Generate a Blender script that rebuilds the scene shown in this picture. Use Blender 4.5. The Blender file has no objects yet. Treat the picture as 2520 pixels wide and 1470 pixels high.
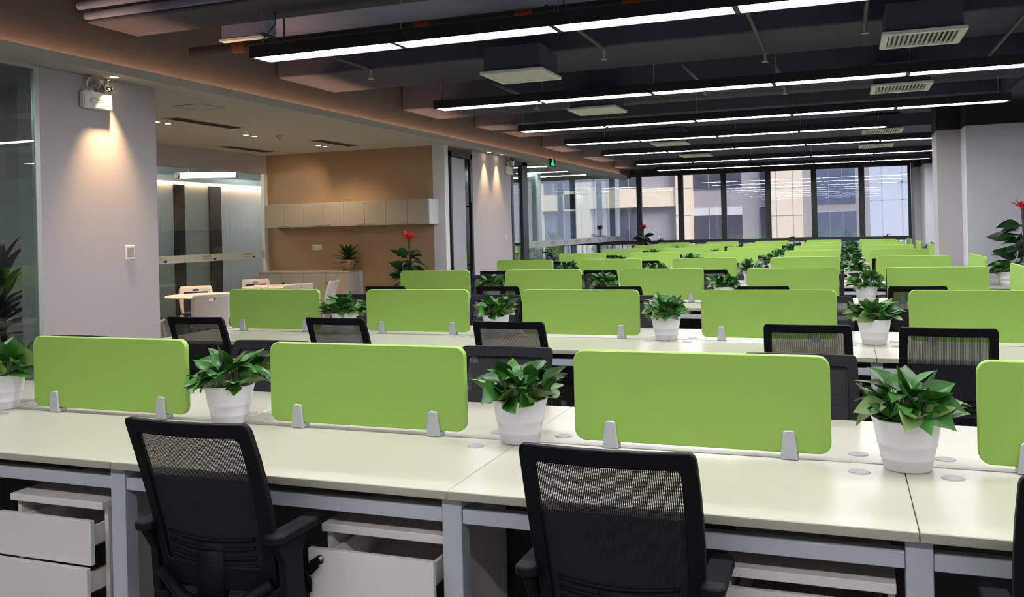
import bpy, bmesh, math, random
from mathutils import Vector, Matrix
random.seed(7)
scene = bpy.context.scene
C = scene.collection
PI = math.pi
# ------------------------------------------------------------------ camera
F, CY, YAW, ROLL, CZ = 2192.6, 567.47, -.3562, -.0236, 1.4707
cw, sw = math.cos(YAW), math.sin(YAW)
FWD = Vector((sw, cw, 0)); R0 = Vector((cw, -sw, 0)); U0 = Vector((0, 0, 1))
RGT = R0*math.cos(ROLL) + U0*math.sin(ROLL)
UPV = U0*math.cos(ROLL) - R0*math.sin(ROLL)
cam = bpy.data.cameras.new('camera'); cam_ob = bpy.data.objects.new('camera', cam); C.objects.link(cam_ob)
cam.sensor_width = 36; cam.lens = F/2520*36; cam.shift_y = (CY-735)/2520
cam.clip_start = .02; cam.clip_end = 400
cam_ob.matrix_world = Matrix(((RGT.x, UPV.x, -FWD.x, 0), (RGT.y, UPV.y, -FWD.y, 0), (RGT.z, UPV.z, -FWD.z, CZ), (0, 0, 0, 1)))
scene.camera = cam_ob
def ray(x, y): return FWD + RGT*((x-1260)/F) - UPV*((y-CY)/F)      # direction through a photo pixel
def onY(x, y, Y): d = ray(x, y); return Vector((0, 0, CZ)) + d*(Y/d.y)
# ------------------------------------------------------------------ world, sun, exposure
w = bpy.data.worlds.new('world'); scene.world = w; w.use_nodes = True
bg = w.node_tree.nodes['Background']; bg.inputs[0].default_value = (.74, .80, 1, 1); bg.inputs[1].default_value = 1.0
added_sun = bpy.data.lights.new('added_sun', 'SUN'); added_sun.energy = 4.5; added_sun.angle = .6; added_sun.color = (1, .95, .88)  # added soft sun that brightens the facade outside; the sky itself is overcast
added_sun_ob = bpy.data.objects.new('added_sun', added_sun); C.objects.link(added_sun_ob)
added_sun_ob.rotation_euler = Vector((-.6, .55, -.6)).to_track_quat('-Z', 'Y').to_euler()
added_sun_ob.location = (12, 0, 20)
vs = scene.view_settings; vs.view_transform = 'Standard'; vs.look = 'None'; vs.gamma = 1; vs.use_curve_mapping = False
vs.exposure = 0.0
LAMP = 35.0        # emission of the linear lamps
# ------------------------------------------------------------------ materials
M = {}
def mat(n, col, rough=.5, metal=0, spec=.5, noise=0, nscale=40, bump=0, emit=None, es=0, var=0):
    m = bpy.data.materials.new(n); m.use_nodes = True; nt = m.node_tree; b = nt.nodes['Principled BSDF']
    b.inputs['Base Color'].default_value = (*col, 1); b.inputs['Roughness'].default_value = rough
    b.inputs['Metallic'].default_value = metal; b.inputs['Specular IOR Level'].default_value = spec
    if emit: b.inputs['Emission Color'].default_value = (*emit, 1); b.inputs['Emission Strength'].default_value = es
    if noise or bump:
        tc = nt.nodes.new('ShaderNodeTexCoord'); nz = nt.nodes.new('ShaderNodeTexNoise')
        nz.inputs['Scale'].default_value = nscale; nz.inputs['Detail'].default_value = 4
        nt.links.new(tc.outputs['Object'], nz.inputs['Vector'])
        if noise:
            mx = nt.nodes.new('ShaderNodeMix'); mx.data_type = 'RGBA'; mx.blend_type = 'MULTIPLY'
            mx.inputs['Factor'].default_value = noise; mx.inputs['A'].default_value = (*col, 1)
            nt.links.new(nz.outputs['Fac'], mx.inputs['B']); nt.links.new(mx.outputs['Result'], b.inputs['Base Color'])
        if bump:
            bp = nt.nodes.new('ShaderNodeBump'); bp.inputs['Strength'].default_value = bump; bp.inputs['Distance'].default_value = .002
            nt.links.new(nz.outputs['Fac'], bp.inputs['Height']); nt.links.new(bp.outputs['Normal'], b.inputs['Normal'])
    if var:
        oi = nt.nodes.new('ShaderNodeObjectInfo'); hs = nt.nodes.new('ShaderNodeHueSaturation'); mr = nt.nodes.new('ShaderNodeMapRange')
        mr.inputs['To Min'].default_value = 1-var; mr.inputs['To Max'].default_value = 1+var
        nt.links.new(oi.outputs['Random'], mr.inputs['Value']); nt.links.new(mr.outputs['Result'], hs.inputs['Value'])
        hs.inputs['Color'].default_value = (*col, 1); nt.links.new(hs.outputs['Color'], b.inputs['Base Color'])
    M[n] = m; return m
def emis(n, col, s):
    m = bpy.data.materials.new(n); m.use_nodes = True; nt = m.node_tree; nt.nodes.remove(nt.nodes['Principled BSDF'])
    e = nt.nodes.new('ShaderNodeEmission'); e.inputs[0].default_value = (*col, 1); e.inputs[1].default_value = s
    nt.links.new(e.outputs[0], nt.nodes['Material Output'].inputs[0]); M[n] = m
def glass(n, tint, ior=1.5, gcol=(1, 1, 1), rough=0.0, wav=0):
    m = bpy.data.materials.new(n); m.use_nodes = True; nt = m.node_tree; nt.nodes.remove(nt.nodes['Principled BSDF'])
    t = nt.nodes.new('ShaderNodeBsdfTransparent'); t.inputs[0].default_value = (*tint, 1)
    g = nt.nodes.new('ShaderNodeBsdfGlossy'); g.inputs['Roughness'].default_value = rough; g.inputs[0].default_value = (*gcol, 1)
    lw = nt.nodes.new('ShaderNodeLayerWeight'); lw.inputs[0].default_value = .5      # Schlick reflectance, the same from both faces
    pw_ = nt.nodes.new('ShaderNodeMath'); pw_.operation = 'POWER'; pw_.inputs[1].default_value = 5; nt.links.new(lw.outputs['Facing'], pw_.inputs[0])
    f0 = ((ior-1)/(ior+1))**2; fr = nt.nodes.new('ShaderNodeMath'); fr.operation = 'MULTIPLY_ADD'; fr.inputs[1].default_value = 1-f0; fr.inputs[2].default_value = f0; nt.links.new(pw_.outputs[0], fr.inputs[0])
    mx = nt.nodes.new('ShaderNodeMixShader')
    nt.links.new(fr.outputs[0], mx.inputs[0]); nt.links.new(t.outputs[0], mx.inputs[1]); nt.links.new(g.outputs[0], mx.inputs[2])
    if wav:
        tc = nt.nodes.new('ShaderNodeTexCoord'); nz = nt.nodes.new('ShaderNodeTexNoise'); nz.inputs['Scale'].default_value = 1.3
        bp = nt.nodes.new('ShaderNodeBump'); bp.inputs['Strength'].default_value = wav; bp.inputs['Distance'].default_value = .01
        nt.links.new(tc.outputs['Object'], nz.inputs['Vector']); nt.links.new(nz.outputs['Fac'], bp.inputs['Height']); nt.links.new(bp.outputs['Normal'], g.inputs['Normal'])
    nt.links.new(mx.outputs[0], nt.nodes['Material Output'].inputs[0]); M[n] = m
def frosted(n, col, op):
    m = bpy.data.materials.new(n); m.use_nodes = True; nt = m.node_tree; b = nt.nodes['Principled BSDF']
    b.inputs['Base Color'].default_value = (*col, 1); b.inputs['Roughness'].default_value = .7; b.inputs['Alpha'].default_value = op; M[n] = m
def woven(n, col, px, pz, open_=.3):
    m = bpy.data.materials.new(n); m.use_nodes = True; nt = m.node_tree; b = nt.nodes['Principled BSDF']
    b.inputs['Base Color'].default_value = (*col, 1); b.inputs['Roughness'].default_value = .8
    tc = nt.nodes.new('ShaderNodeTexCoord'); sp = nt.nodes.new('ShaderNodeSeparateXYZ'); nt.links.new(tc.outputs['Object'], sp.inputs[0])
    def saw(out, p, thr):
        a = nt.nodes.new('ShaderNodeMath'); a.operation = 'MULTIPLY'; a.inputs[1].default_value = 1/p; nt.links.new(out, a.inputs[0])
        f_ = nt.nodes.new('ShaderNodeMath'); f_.operation = 'FRACT'; nt.links.new(a.outputs[0], f_.inputs[0])
        g = nt.nodes.new('ShaderNodeMath'); g.operation = 'LESS_THAN'; g.inputs[1].default_value = thr; nt.links.new(f_.outputs[0], g.inputs[0]); return g
    gx = saw(sp.outputs['X'], px, open_ + .12); gz = saw(sp.outputs['Z'], pz, .58)
    mu = nt.nodes.new('ShaderNodeMath'); mu.operation = 'MULTIPLY'; nt.links.new(gx.outputs[0], mu.inputs[0]); nt.links.new(gz.outputs[0], mu.inputs[1])
    iv = nt.nodes.new('ShaderNodeMath'); iv.operation = 'SUBTRACT'; iv.inputs[0].default_value = 1; nt.links.new(mu.outputs[0], iv.inputs[1])
    nt.links.new(iv.outputs[0], b.inputs['Alpha']); M[n] = m

mat('laminate', (.455, .446, .352), .32, noise=.04, nscale=6)
mat('laminate_edge', (.62, .59, .55), .5)
mat('ped_white', (.78, .74, .70), .45, noise=.05, nscale=9)
mat('leg_metal', (.50, .53, .56), .4, spec=.4)
mat('modesty', (.04, .038, .034), .6)
mat('grommet', (.32, .31, .30), .45)
mat('slate_dark', (.03, .03, .03), .7)
mat('green', (.295, .485, .085), .55, bump=.12, nscale=350)
mat('clamp', (.48, .49, .54), .38, metal=.25)
mat('plastic_black', (.005, .005, .0065), .6, spec=.18)
mat('plastic_dark', (.006, .006, .008), .65, spec=.18)
mat('fabric_black', (.008, .009, .013), .9, bump=.4, nscale=500)
woven('mesh_black', (.006, .006, .008), .0047, .0034, .19)
woven('mesh_dense', (.005, .005, .008), .0047, .0034, -.08)
mat('pot', (.73, .72, .76), .4)
mat('soil', (.03, .02, .015), .9)
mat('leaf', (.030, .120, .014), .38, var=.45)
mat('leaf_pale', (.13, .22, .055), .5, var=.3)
mat('leaf_dark', (.014, .050, .014), .4, var=.35)
mat('stem', (.07, .13, .03), .6)
mat('wood_stem', (.06, .045, .03), .8)
mat('flower', (.62, .02, .035), .45, var=.2)
mat('pot_dark', (.05, .04, .04), .5)
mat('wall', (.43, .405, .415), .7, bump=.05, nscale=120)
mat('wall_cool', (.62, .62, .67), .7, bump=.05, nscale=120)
mat('wall_dark', (.020, .020, .026), .8)
mat('soffit', (.50, .485, .45), .7)
mat('tan_wall', (.40, .27, .16), .75, noise=.12, nscale=5, bump=.05)
mat('slab', (.25, .29, .42), .8, noise=.25, nscale=3)
mat('beam', (.070, .074, .105), .8, noise=.3, nscale=3)
mat('edge_beam', (.135, .12, .11), .85, noise=.3, nscale=4)
mat('carpet', (.17, .168, .172), .95, noise=.5, nscale=220, bump=.3)
mat('floor_light', (.34, .33, .31), .5)
mat('pipe', (.07, .07, .075), .5)
mat('pipe_orange', (.45, .09, .03), .5)
mat('housing', (.012, .011, .016), .5)
mat('diffuser_paint', (.82, .81, .74), .5)
mat('diffuser_in', (.10, .10, .10), .7)
mat('frame_dark', (.028, .029, .034), .4)
mat('frame_silver', (.55, .56, .58), .35, metal=.5)
mat('frame_white', (.68, .68, .70), .5)
mat('chrome', (.7, .7, .7), .12, metal=1)
mat('key_steel', (.5, .48, .44), .3, metal=1)
mat('chair_white', (.66, .61, .57), .45)
mat('pad_navy', (.012, .015, .045), .85)
mat('pad_orange', (.62, .25, .015), .8)
mat('table_white', (.72, .64, .56), .4)
mat('switch', (.75, .74, .73), .35)
mat('vent_dark', (.05, .047, .042), .7)
mat('door_grey', (.38, .38, .40), .5)
mat('panel_dark', (.012, .013, .014), .12)
mat('corr_grey', (.26, .285, .275), .4)
mat('cab', (.38, .345, .29), .45)
mat('cab_side', (.58, .58, .60), .45)
mat('vase', (.35, .22, .12), .25)
mat('print_grey', (.22, .23, .23), .7)
mat('print_green', (.30, .55, .06), .6)
mat('print_blue', (.01, .05, .35), .5)
mat('beige_stone', (.82, .70, .55), .8, noise=.08, nscale=2)
mat('grey_render', (.36, .34, .37), .85, noise=.1, nscale=.7)
mat('far_glass', (.075, .08, .11), .15, noise=.3, nscale=.35)
mat('far_glass_blue', (.13, .16, .25), .15, noise=.3, nscale=.3)
mat('far_frame', (.45, .45, .48), .6)
mat('blind', (.60, .60, .62), .8)
mat('far_steel', (.42, .46, .52), .6)
mat('ground', (.16, .16, .17), .9)
mat('amber', (.75, .38, .12), .5)
glass('pane', (.95, .96, .98), 1.8, wav=.10)
glass('pane_green', (.86, .91, .88), 1.5)
glass('pane_grey', (.78, .83, .79), 1.5)
frosted('frost', (.52, .56, .54), .72)
glass('lens_clear', (.9, .85, .75), 1.5)
emis('lamp', (.97, .96, 1), LAMP)
emis('lamp_office', (.88, 1, .93), 14)
emis('lamp_corr', (.92, .94, 1), 30)
emis('cove_led', (1, .56, .36), 46)
emis('lamp_warm', (1, .80, .55), 30)
emis('sign_green', (.0, .9, .18), 1.4)
emis('lamp_filament', (1, .78, .45), 9)
# ------------------------------------------------------------------ mesh helpers
class MB:
    def __init__(s): s.v = []; s.f = []
    def box(s, x0, x1, y0, y1, z0, z1):
        n = len(s.v); s.v += [(x, y, z) for z in (z0, z1) for y in (y0, y1) for x in (x0, x1)]
        s.f += [tuple(n+i for i in q) for q in ((0, 2, 3, 1), (4, 5, 7, 6), (0, 1, 5, 4), (2, 6, 7, 3), (0, 4, 6, 2), (1, 3, 7, 5))]; return s
    def prism(s, pts, a, b, axis='y'):
        # pts are 2-D, extruded from a to b along axis ('y': pts=(x,z); 'x': pts=(y,z); 'z': pts=(x,y))
        def P(p, t): return (p[0], t, p[1]) if axis == 'y' else ((t, p[0], p[1]) if axis == 'x' else (p[0], p[1], t))
        n = len(s.v); k = len(pts); s.v += [P(p, a) for p in pts] + [P(p, b) for p in pts]
        s.f += [tuple(n+i for i in range(k)), tuple(n+k+i for i in reversed(range(k)))]
        s.f += [(n+i, n+k+i, n+k+(i+1) % k, n+(i+1) % k) for i in range(k)]; return s
    def lathe(s, prof, n=20, c=(0, 0, 0)):
        b = len(s.v); m = len(prof)
        for i in range(n):
            a = 2*PI*i/n
            s.v += [(c[0]+r*math.cos(a), c[1]+r*math.sin(a), c[2]+z) for r, z in prof]
        for i in range(n):
            j = (i+1) % n
            for q in range(m-1): s.f.append((b+i*m+q, b+j*m+q, b+j*m+q+1, b+i*m+q+1))
        return s
    def tube(s, path, r, n=8, cap=True):
        path = [Vector(p) for p in path]; b = len(s.v); rs = r if isinstance(r, (list, tuple)) else [r]*len(path)
        for i, p in enumerate(path):
            d = (path[min(i+1, len(path)-1)] - path[max(i-1, 0)]).normalized()
            a = d.cross(Vector((0, 0, 1)));  a = a if a.length > .05 else d.cross(Vector((0, 1, 0)))
            a.normalize(); c = d.cross(a)
            s.v += [tuple(p + (a*math.cos(2*PI*k/n) + c*math.sin(2*PI*k/n))*rs[i]) for k in range(n)]
        for i in range(len(path)-1):
            for k in range(n):
                s.f.append((b+i*n+k, b+i*n+(k+1) % n, b+(i+1)*n+(k+1) % n, b+(i+1)*n+k))
        if cap: s.f += [tuple(b+k for k in reversed(range(n))), tuple(b+(len(path)-1)*n+k for k in range(n))]
        return s
    def quad(s, *p): n = len(s.v); s.v += [tuple(q) for q in p]; s.f.append(tuple(range(n, n+len(p)))); return s
    def mesh(s, name, bevel=0, smooth=False, seg=1):
        me = bpy.data.meshes.new(name); bm = bmesh.new()
        vs_ = [bm.verts.new(v) for v in s.v]
        for f in s.f:
            try: bm.faces.new([vs_[i] for i in f])
            except ValueError: pass
        bmesh.ops.recalc_face_normals(bm, faces=bm.faces)
        if bevel:
            ed = [e for e in bm.edges if len(e.link_faces) == 2 and e.calc_face_angle(0) > .6]
            bmesh.ops.bevel(bm, geom=ed, offset=bevel, segments=seg, affect='EDGES', clamp_overlap=True)
        bm.to_mesh(me); bm.free()
        if smooth: me.polygons.foreach_set('use_smooth', [True]*len(me.polygons))
        return me
    def build(s, name, m, parent=None, bevel=0, smooth=False, seg=1, loc=None):
        return obj(name, s.mesh(name, bevel, smooth, seg), m, parent, loc)
def obj(name, me, m, parent=None, loc=None):
    if m is not None and not me.materials: me.materials.append(M[m] if isinstance(m, str) else m)
    o = bpy.data.objects.new(name, me); C.objects.link(o); o.parent = parent
    if loc: o.location = loc
    return o
def tag(o, label, cat, group=None):
    o['label'] = label; o['category'] = cat
    if group: o['group'] = group
    return o
def thing(name, label, cat, loc=(0, 0, 0), rz=0, group=None):
    o = bpy.data.objects.new(name, None); C.objects.link(o); o.location = loc; o.rotation_euler = (0, 0, rz); o.empty_display_size = .1
    return tag(o, label, cat, group)
def struct(o, label=None):
    o['kind'] = 'structure'
    if label: o['label'] = label
    return o
def sempty(name, loc=(0, 0, 0)):
    o = bpy.data.objects.new(name, None); C.objects.link(o); o.location = loc; return struct(o)
def kids(o): return [c for c in bpy.data.objects if c.parent == o]
def copy_tree(root, loc, rz, label=None, group=None, children=None):
    r = root.copy(); C.objects.link(r); r.location = loc; r.rotation_euler = (0, 0, rz)
    if label: r['label'] = label
    if group: r['group'] = group
    for ch, subs in children:
        c = ch.copy(); C.objects.link(c); c.parent = r
        for g in subs:
            d = g.copy(); C.objects.link(d); d.parent = c
    return r
def tree_of(root): return [(c, kids(c)) for c in kids(root)]
ORD = ['first', 'second', 'third', 'fourth', 'fifth', 'sixth', 'seventh', 'eighth', 'ninth']
# ------------------------------------------------------------------ layout numbers (metres)
Y1, RP, D, X0, W = 2.8585, 2.8316, .6062, .1496, 1.2
NB = 8
BY = [Y1 + RP*k for k in range(NB)]
SX = lambda n: X0 - n*W
DT = .75
XL, XF, YW, ZC = -5.70, -5.44, 24.6, 2.805       # left wall, fascia, window wall, false ceiling height
ZS = 3.55
# ------------------------------------------------------------------ room shell
struct(MB().box(-14, 5.2, -2.6, YW+.4, -.1, 0).build('floor', 'carpet'))
struct(MB().box(-8.9, XL-.0, 5.96, 12.41, .0, .008).build('floor_pantry_bounce', 'floor_light'))  # pale floor sheet added to bounce light onto the pantry ceiling and header
struct(MB().box(-5.6, 5.2, -2.6, YW+.1, ZS, ZS+.2).build('ceiling', 'slab'))
struct(MB().box(-14, 5.2, -2.7, -2.6, 0, ZS+.2).build('wall_back', 'wall'))
struct(MB().box(5.0, 5.2, -2.6, 14.4, 0, ZS).build('wall_right', 'wall_cool'))
# stepped right-hand wall: white to the false-ceiling height, painted dark above
wr = sempty('wall_right_end')
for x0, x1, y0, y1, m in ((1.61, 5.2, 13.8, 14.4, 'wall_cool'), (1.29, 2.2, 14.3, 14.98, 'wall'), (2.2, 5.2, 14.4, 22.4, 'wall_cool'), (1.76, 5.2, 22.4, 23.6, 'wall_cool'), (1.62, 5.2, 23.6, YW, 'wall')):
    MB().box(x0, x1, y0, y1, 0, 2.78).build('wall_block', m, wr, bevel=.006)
    MB().box(x0, x1, y0, y1, 2.78, ZS).build('dark_upper_block', 'wall_dark', wr)
# concrete cross beams under the slab and the edge beam with the cove
BEAMS = ((-1.6, -.6, 3.14), (2.1, 3.1, 3.15), (5.42, 5.96, 3.18), (7.94, 9.05, 3.13), (10.78, 11.9, 3.13), (13.3, 14.0, 3.16), (14.5, 15.4, 3.18), (16.7, 18.0, 3.1), (19.7, 21.2, 3.1), (22.6, 23.9, 3.05))
for i, (y0, y1, zb) in enumerate(BEAMS):
    struct(MB().box(-5.55, 5.0 if y0 < 13 else 2.3, y0, y1, zb, ZS).build('ceiling_beam', 'beam', bevel=.012))
struct(MB().box(2.0, 2.5, -2.6, 13.8, 3.1, ZS).build('ceiling_beam', 'beam'))
struct(MB().box(-5.95, -5.56, -2.6, YW, ZC+.04, ZS+.2).build('edge_beam', 'edge_beam'))
# cove: fascia board, ledge and the warm LED strip lying on the ledge
cv = sempty('trim_1')
MB().box(XF-.015, XF, -2.6, 23.6, ZC, 2.878).build('fascia_board', 'soffit', cv)
MB().box(XL, XF-.015, -2.6, 23.6, ZC, ZC+.015).build('soffit_board', 'soffit', cv)
MB().box(-5.545, -5.53, -2.5, 23.3, ZC+.016, ZC+.03).build('led_strip', 'cove_led', cv)
# false ceiling over the pantry and the glazed rooms
pc = sempty('ceiling_pantry')
MB().box(-14, XL, -2.6, YW, ZC, ZC+.05).build('ceiling_board', 'soffit', pc)
# ------------------------------------------------------------------ left wall
struct(MB().box(-5.92, XL, 5.09, 6.32, 0, ZC).build('wall_left', 'wall', bevel=.004))
struct(MB().box(-8.93, -5.92, 5.75, 5.95, 0, ZC).build('wall_office', 'wall'))
struct(MB().box(-5.9, XL, 12.42, 12.56, 0, ZC).build('wall_pier', 'frame_white'))
struct(MB().box(-5.9, XL, 13.5, 15.32, 0, ZC).build('wall_left_far', 'wall', bevel=.004))
struct(MB().box(-8.95, -5.9, 12.42, 12.56, 0, ZC).build('wall_tan', 'tan_wall'))
struct(MB().box(-11, -5.9, 15.2, 15.32, 0, ZC).build('wall_office_far', 'wall_cool'))
# near office glazing beside the white wall
og = sempty('window_1')
MB().box(XL-.03, XL+.01, 5.045, 5.09, 0, ZC).build('frame', 'frame_silver', og, bevel=.004)
MB().box(XL-.03, XL+.01, -2.6, 5.045, ZC-.03, ZC).build('frame', 'frame_silver', og)
for a, b in ((3.2, 5.045), (1.3, 3.19), (-.6, 1.29)): MB().box(XL-.012, XL, a, b, 0, ZC-.03).build('glass_pane', 'pane_grey', og)
struct(MB().box(-9.0, -8.9, -2.6, 6.0, 0, ZC).build('wall_office_back', 'wall_cool'))
# grey door with tall pull handle
d1 = sempty('door_1', (XL, 12.62, 0))
MB().box(-.06, .012, 0, .05, 0, 2.73).box(-.06, .012, .78, .87, 0, 2.73).box(-.06, .012, 0, .87, 2.65, 2.73).build('door_frame', 'frame_dark', d1)
MB().box(-.05, -.01, .055, .605, .01, 2.64).build('door_leaf', 'door_grey', d1)
MB().box(-.05, -.008, .61, .775, .01, 2.64).build('dark_side_panel', 'panel_dark', d1)
hd = MB().tube([(.045, .70, .85), (.045, .70, 1.95)], .014).build('door_handle', 'plastic_dark', d1)
MB().box(-.01, .05, .69, .71, 1.86, 1.89).box(-.01, .05, .69, .71, .92, .95).build('handle_standoff', 'plastic_dark', hd)
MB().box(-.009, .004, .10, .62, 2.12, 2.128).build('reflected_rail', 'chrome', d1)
# glazed partition of the far meeting rooms
gp = sempty('window_2')
MB().box(XL-.08, XL+.01, 15.32, 15.42, 0, ZC).build('frame', 'frame_dark', gp)
MB().box(XL-.08, XL+.01, 15.92, 16.22, 0, 2.76).build('dark_post', 'frame_dark', gp)
MB().box(XL-.08, XL+.01, 15.32, 16.22, 2.70, 2.77).build('frame', 'frame_dark', gp)
gl = MB().box(XL-.03, XL-.02, 15.42, 15.92, 0, 2.70).build('glass_door', 'pane_green', gp)
ya = 16.22
for yb in (18.13, 20.04, 21.95, 23.86):
    g = MB().box(XL-.03, XL-.02, ya+.003, yb-.003, 0, ZC).build('glass_pane', 'pane_green', gp)
    MB().box(XL-.0195, XL-.018, ya+.003, yb-.003, 1.12, 1.25).build('frosted_band', 'frost', g)
    for s in (.45, 1.4):
        MB().box(XL-.0178, XL-.017, ya+s, ya+s+.09, 1.15, 1.22).build('logo_print', 'print_grey', g)
        MB().box(XL-.0178, XL-.017, ya+s+.12, ya+s+.34, 1.19, 1.215).box(XL-.0178, XL-.017, ya+s+.12, ya+s+.34, 1.155, 1.17).build('text_print', 'print_grey', g)
    ya = yb
# ------------------------------------------------------------------ pantry glazing and the corridor behind it
PX = -8.93
struct(MB().box(PX-.12, PX, 5.9, 12.45, 2.50, ZC).build('wall_pantry_header', 'wall'))
pg = sempty('window_3')
MB().box(PX-.06, PX+.005, 12.33, 12.42, 0, 2.50).build('frame', 'frame_white', pg)
ya = 5.95
for yb in (7.2, 8.3, 9.36, 10.42, 11.47, 12.33):
    g = MB().box(PX-.03, PX-.02, ya+.003, yb-.003, 0, 2.50).build('glass_pane', 'pane_green', pg)
    MB().box(PX-.019, PX-.0175, ya+.003, yb-.003, 1.115, 1.225).build('frosted_band', 'frost', g)
    yc = (ya+yb)/2 + .15
    def arc(r0, r1, a0, a1, n=8):
        o_ = [(yc+r1*math.cos(a0+(a1-a0)*i/n), 1.17+r1*math.sin(a0+(a1-a0)*i/n)) for i in range(n+1)]
        return o_ + [(yc+r0*math.cos(a1-(a1-a0)*i/n), 1.17+r0*math.sin(a1-(a1-a0)*i/n)) for i in range(n+1)]
    lg = MB().prism(arc(.026, .044, .3, PI-.3), PX-.017, PX-.016, 'x').build('logo_print', 'print_green', g)
    MB().prism([(yc+.044*math.cos(PI+.25+(PI-.5)*i/10), 1.17+.044*math.sin(PI+.25+(PI-.5)*i/10)) for i in range(11)], PX-.017, PX-.016, 'x').build('logo_print', 'print_blue', g)
    tx = MB()
    for j in range(5): tx.box(PX-.017, PX-.016, yc-.27+.042*j, yc-.235+.042*j, 1.176, 1.206)
    tx.box(PX-.017, PX-.016, yc-.27, yc-.07, 1.148, 1.158).build('text_print', 'print_grey', g)
    ya = yb
co = sempty('wall_corridor')
MB().box(-11.1, -11, 5, 13.6, 0, 2.9).build('wall_panel', 'corr_grey', co)
MB().box(-11.1, -11, 13.6, 18.5, 0, 2.9).build('wall_panel', 'wall_cool', co)
for y0, y1 in ((12.57, 12.83), (13.5, 13.82), (9.6, 9.9)): MB().box(-11, -10.97, y0, y1, 0, 2.42).build('dark_glass_strip', 'panel_dark', co)
MB().box(-10.99, -10.75, 5, 18.5, 2.46, 2.56).build('corridor_fascia', 'frame_silver', co)
MB().box(-10.98, -10.95, 5, 18.5, 2.445, 2.459).build('corridor_led', 'cove_led', co)
struct(MB().box(-11.1, -8.95, 18.4, 18.5, 0, ZC).build('wall_corridor_end', 'wall'))
cl = thing('corridor_lamp', 'bright tubular lamp hanging in the corridor behind the pantry glass', 'lamp', (-9.75, 11.95, 2.5))
MB().tube([(-.05, -.62, -.04), (.05, .62, .03)], .045, 10).build('lamp_tube', 'lamp_corr', cl)
MB().tube([(-.055, -.67, -.043), (-.05, -.62, -.04)], .05, 10).build('end_cap', 'frame_silver', cl)
MB().tube([(.05, .62, .03), (.055, .67, .033)], .05, 10).build('end_cap', 'frame_silver', cl)
MB().tube([(-.03, -.4, -.02), (-.03, -.4, .30)], .003, 5).build('hanging_wire', 'frame_silver', cl)
MB().tube([(.03, .4, .02), (.03, .4, .30)], .003, 5).build('hanging_wire', 'frame_silver', cl)
# ------------------------------------------------------------------ window wall
struct(MB().box(-14, 1.62, YW, YW+.25, 2.95, ZS+.2).build('wall_window', 'frame_dark'))
wx = [1.614 - 1.1577*i for i in range(12)]
for i in range(11):
    a, b = wx[i+1], wx[i]; xm = (a+b)/2
    wn = sempty('window_%d' % (i+4), (xm, YW, 0)); h = (b-a)/2
    fm = MB().box(-h, -h+.07, -.05, .06, 0, 2.95).box(h-.07, h, -.05, .06, 0, 2.95).box(-h+.07, h-.07, -.05, .06, 2.88, 2.95)
    fm.box(-h+.07, h-.07, -.05, .06, 1.0, 1.10).box(-h+.07, h-.07, -.05, .06, 0, .08).build('window_frame', 'frame_dark', wn)
    MB().box(-h+.07, h-.07, 0, .008, 1.10, 2.88).build('glass_pane', 'pane', wn)
    MB().box(-h+.07, h-.07, 0, .008, .08, 1.0).build('glass_pane', 'pane', wn)
    if i in (0, 2, 5): MB().box(-.07, .07, -.075, -.05, 1.10, 1.115).box(-.012, .012, -.09, -.05, 1.105, 1.15).box(-.012, .09, -.09, -.078, 1.14, 1.152).build('window_handle', 'plastic_black', wn)
rl = thing('window_railing', 'dark metal railing outside the lower window panes', 'railing', (-4.7, YW+.25, 0))
MB().box(-6.4, 6.3, -.02, .02, 1.0, 1.04).box(-6.4, 6.3, -.02, .02, .1, .13).build('top_rail', 'frame_dark', rl)
bar = MB().box(-.01, .01, -.01, .01, 0, 1.0).mesh('bar')
for i in range(84): obj('bar', bar, 'frame_dark', rl, (-6.3+.15*i, 0, 0))
# meeting room interior
struct(MB().box(-11.1, -11, 15.3, YW, 0, ZC).build('wall_meeting', 'wall_cool'))
struct(MB().box(-11, XL-.1, 15.4, YW, .0, .012).build('floor_meeting', 'floor_light'))
struct(MB().box(-6.9, -6.55, 19.2, 19.6, 0, ZC).build('wall_column', 'wall_cool'))
for i, (x, y) in enumerate(((-9.9, 9.0), (-9.9, 15.2))):  # added lamps out of view, put in to brighten the corridor
    o = thing('panel_light', 'added unseen fill light in the corridor behind the pantry, %s' % ('at its pantry end', 'at its far end')[i], 'lamp', (x, y, ZC-.034), 0, 'added corridor fill lights')
    MB().box(-.32, .32, -.62, .62, .0, .03).build('housing', 'frame_white', o)
    MB().box(-.3, .3, -.6, .6, -.008, -.001).build('diffuser', 'lamp_office', o)
for i, (x, y) in enumerate(((-7.3, 1.5), (-7.3, 3.9))):
    o = thing('panel_light', 'ceiling panel light in the near glazed office, %s' % ('away from the plants', 'beside the plants')[i], 'lamp', (x, y, ZC-.03), 0, 'near office panel lights')
    MB().box(-.32, .32, -.32, .32, .0, .03).build('housing', 'frame_white', o)
    MB().box(-.3, .3, -.3, .3, -.008, -.001).build('diffuser', 'lamp_office', o)
for i, (x, y) in enumerate(((-6.3, 17.4), (-6.4, 19.22), (-6.4, 20.75), (-7.5, 21.0), (-8.4, 18.4))):
    o = thing('panel_light', 'slim bright meeting room ceiling light, %s from the glass door' % ORD[(0, 2, 3, 4, 1)[i]], 'lamp', (x, y, ZC-.03), 0, 'meeting room panel lights')
    MB().box(-.62, .62, -.09, .09, .0, .03).build('housing', 'frame_white', o)
    MB().box(-.6, .6, -.07, .07, -.008, -.001).build('diffuser', 'lamp_office', o)
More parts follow.
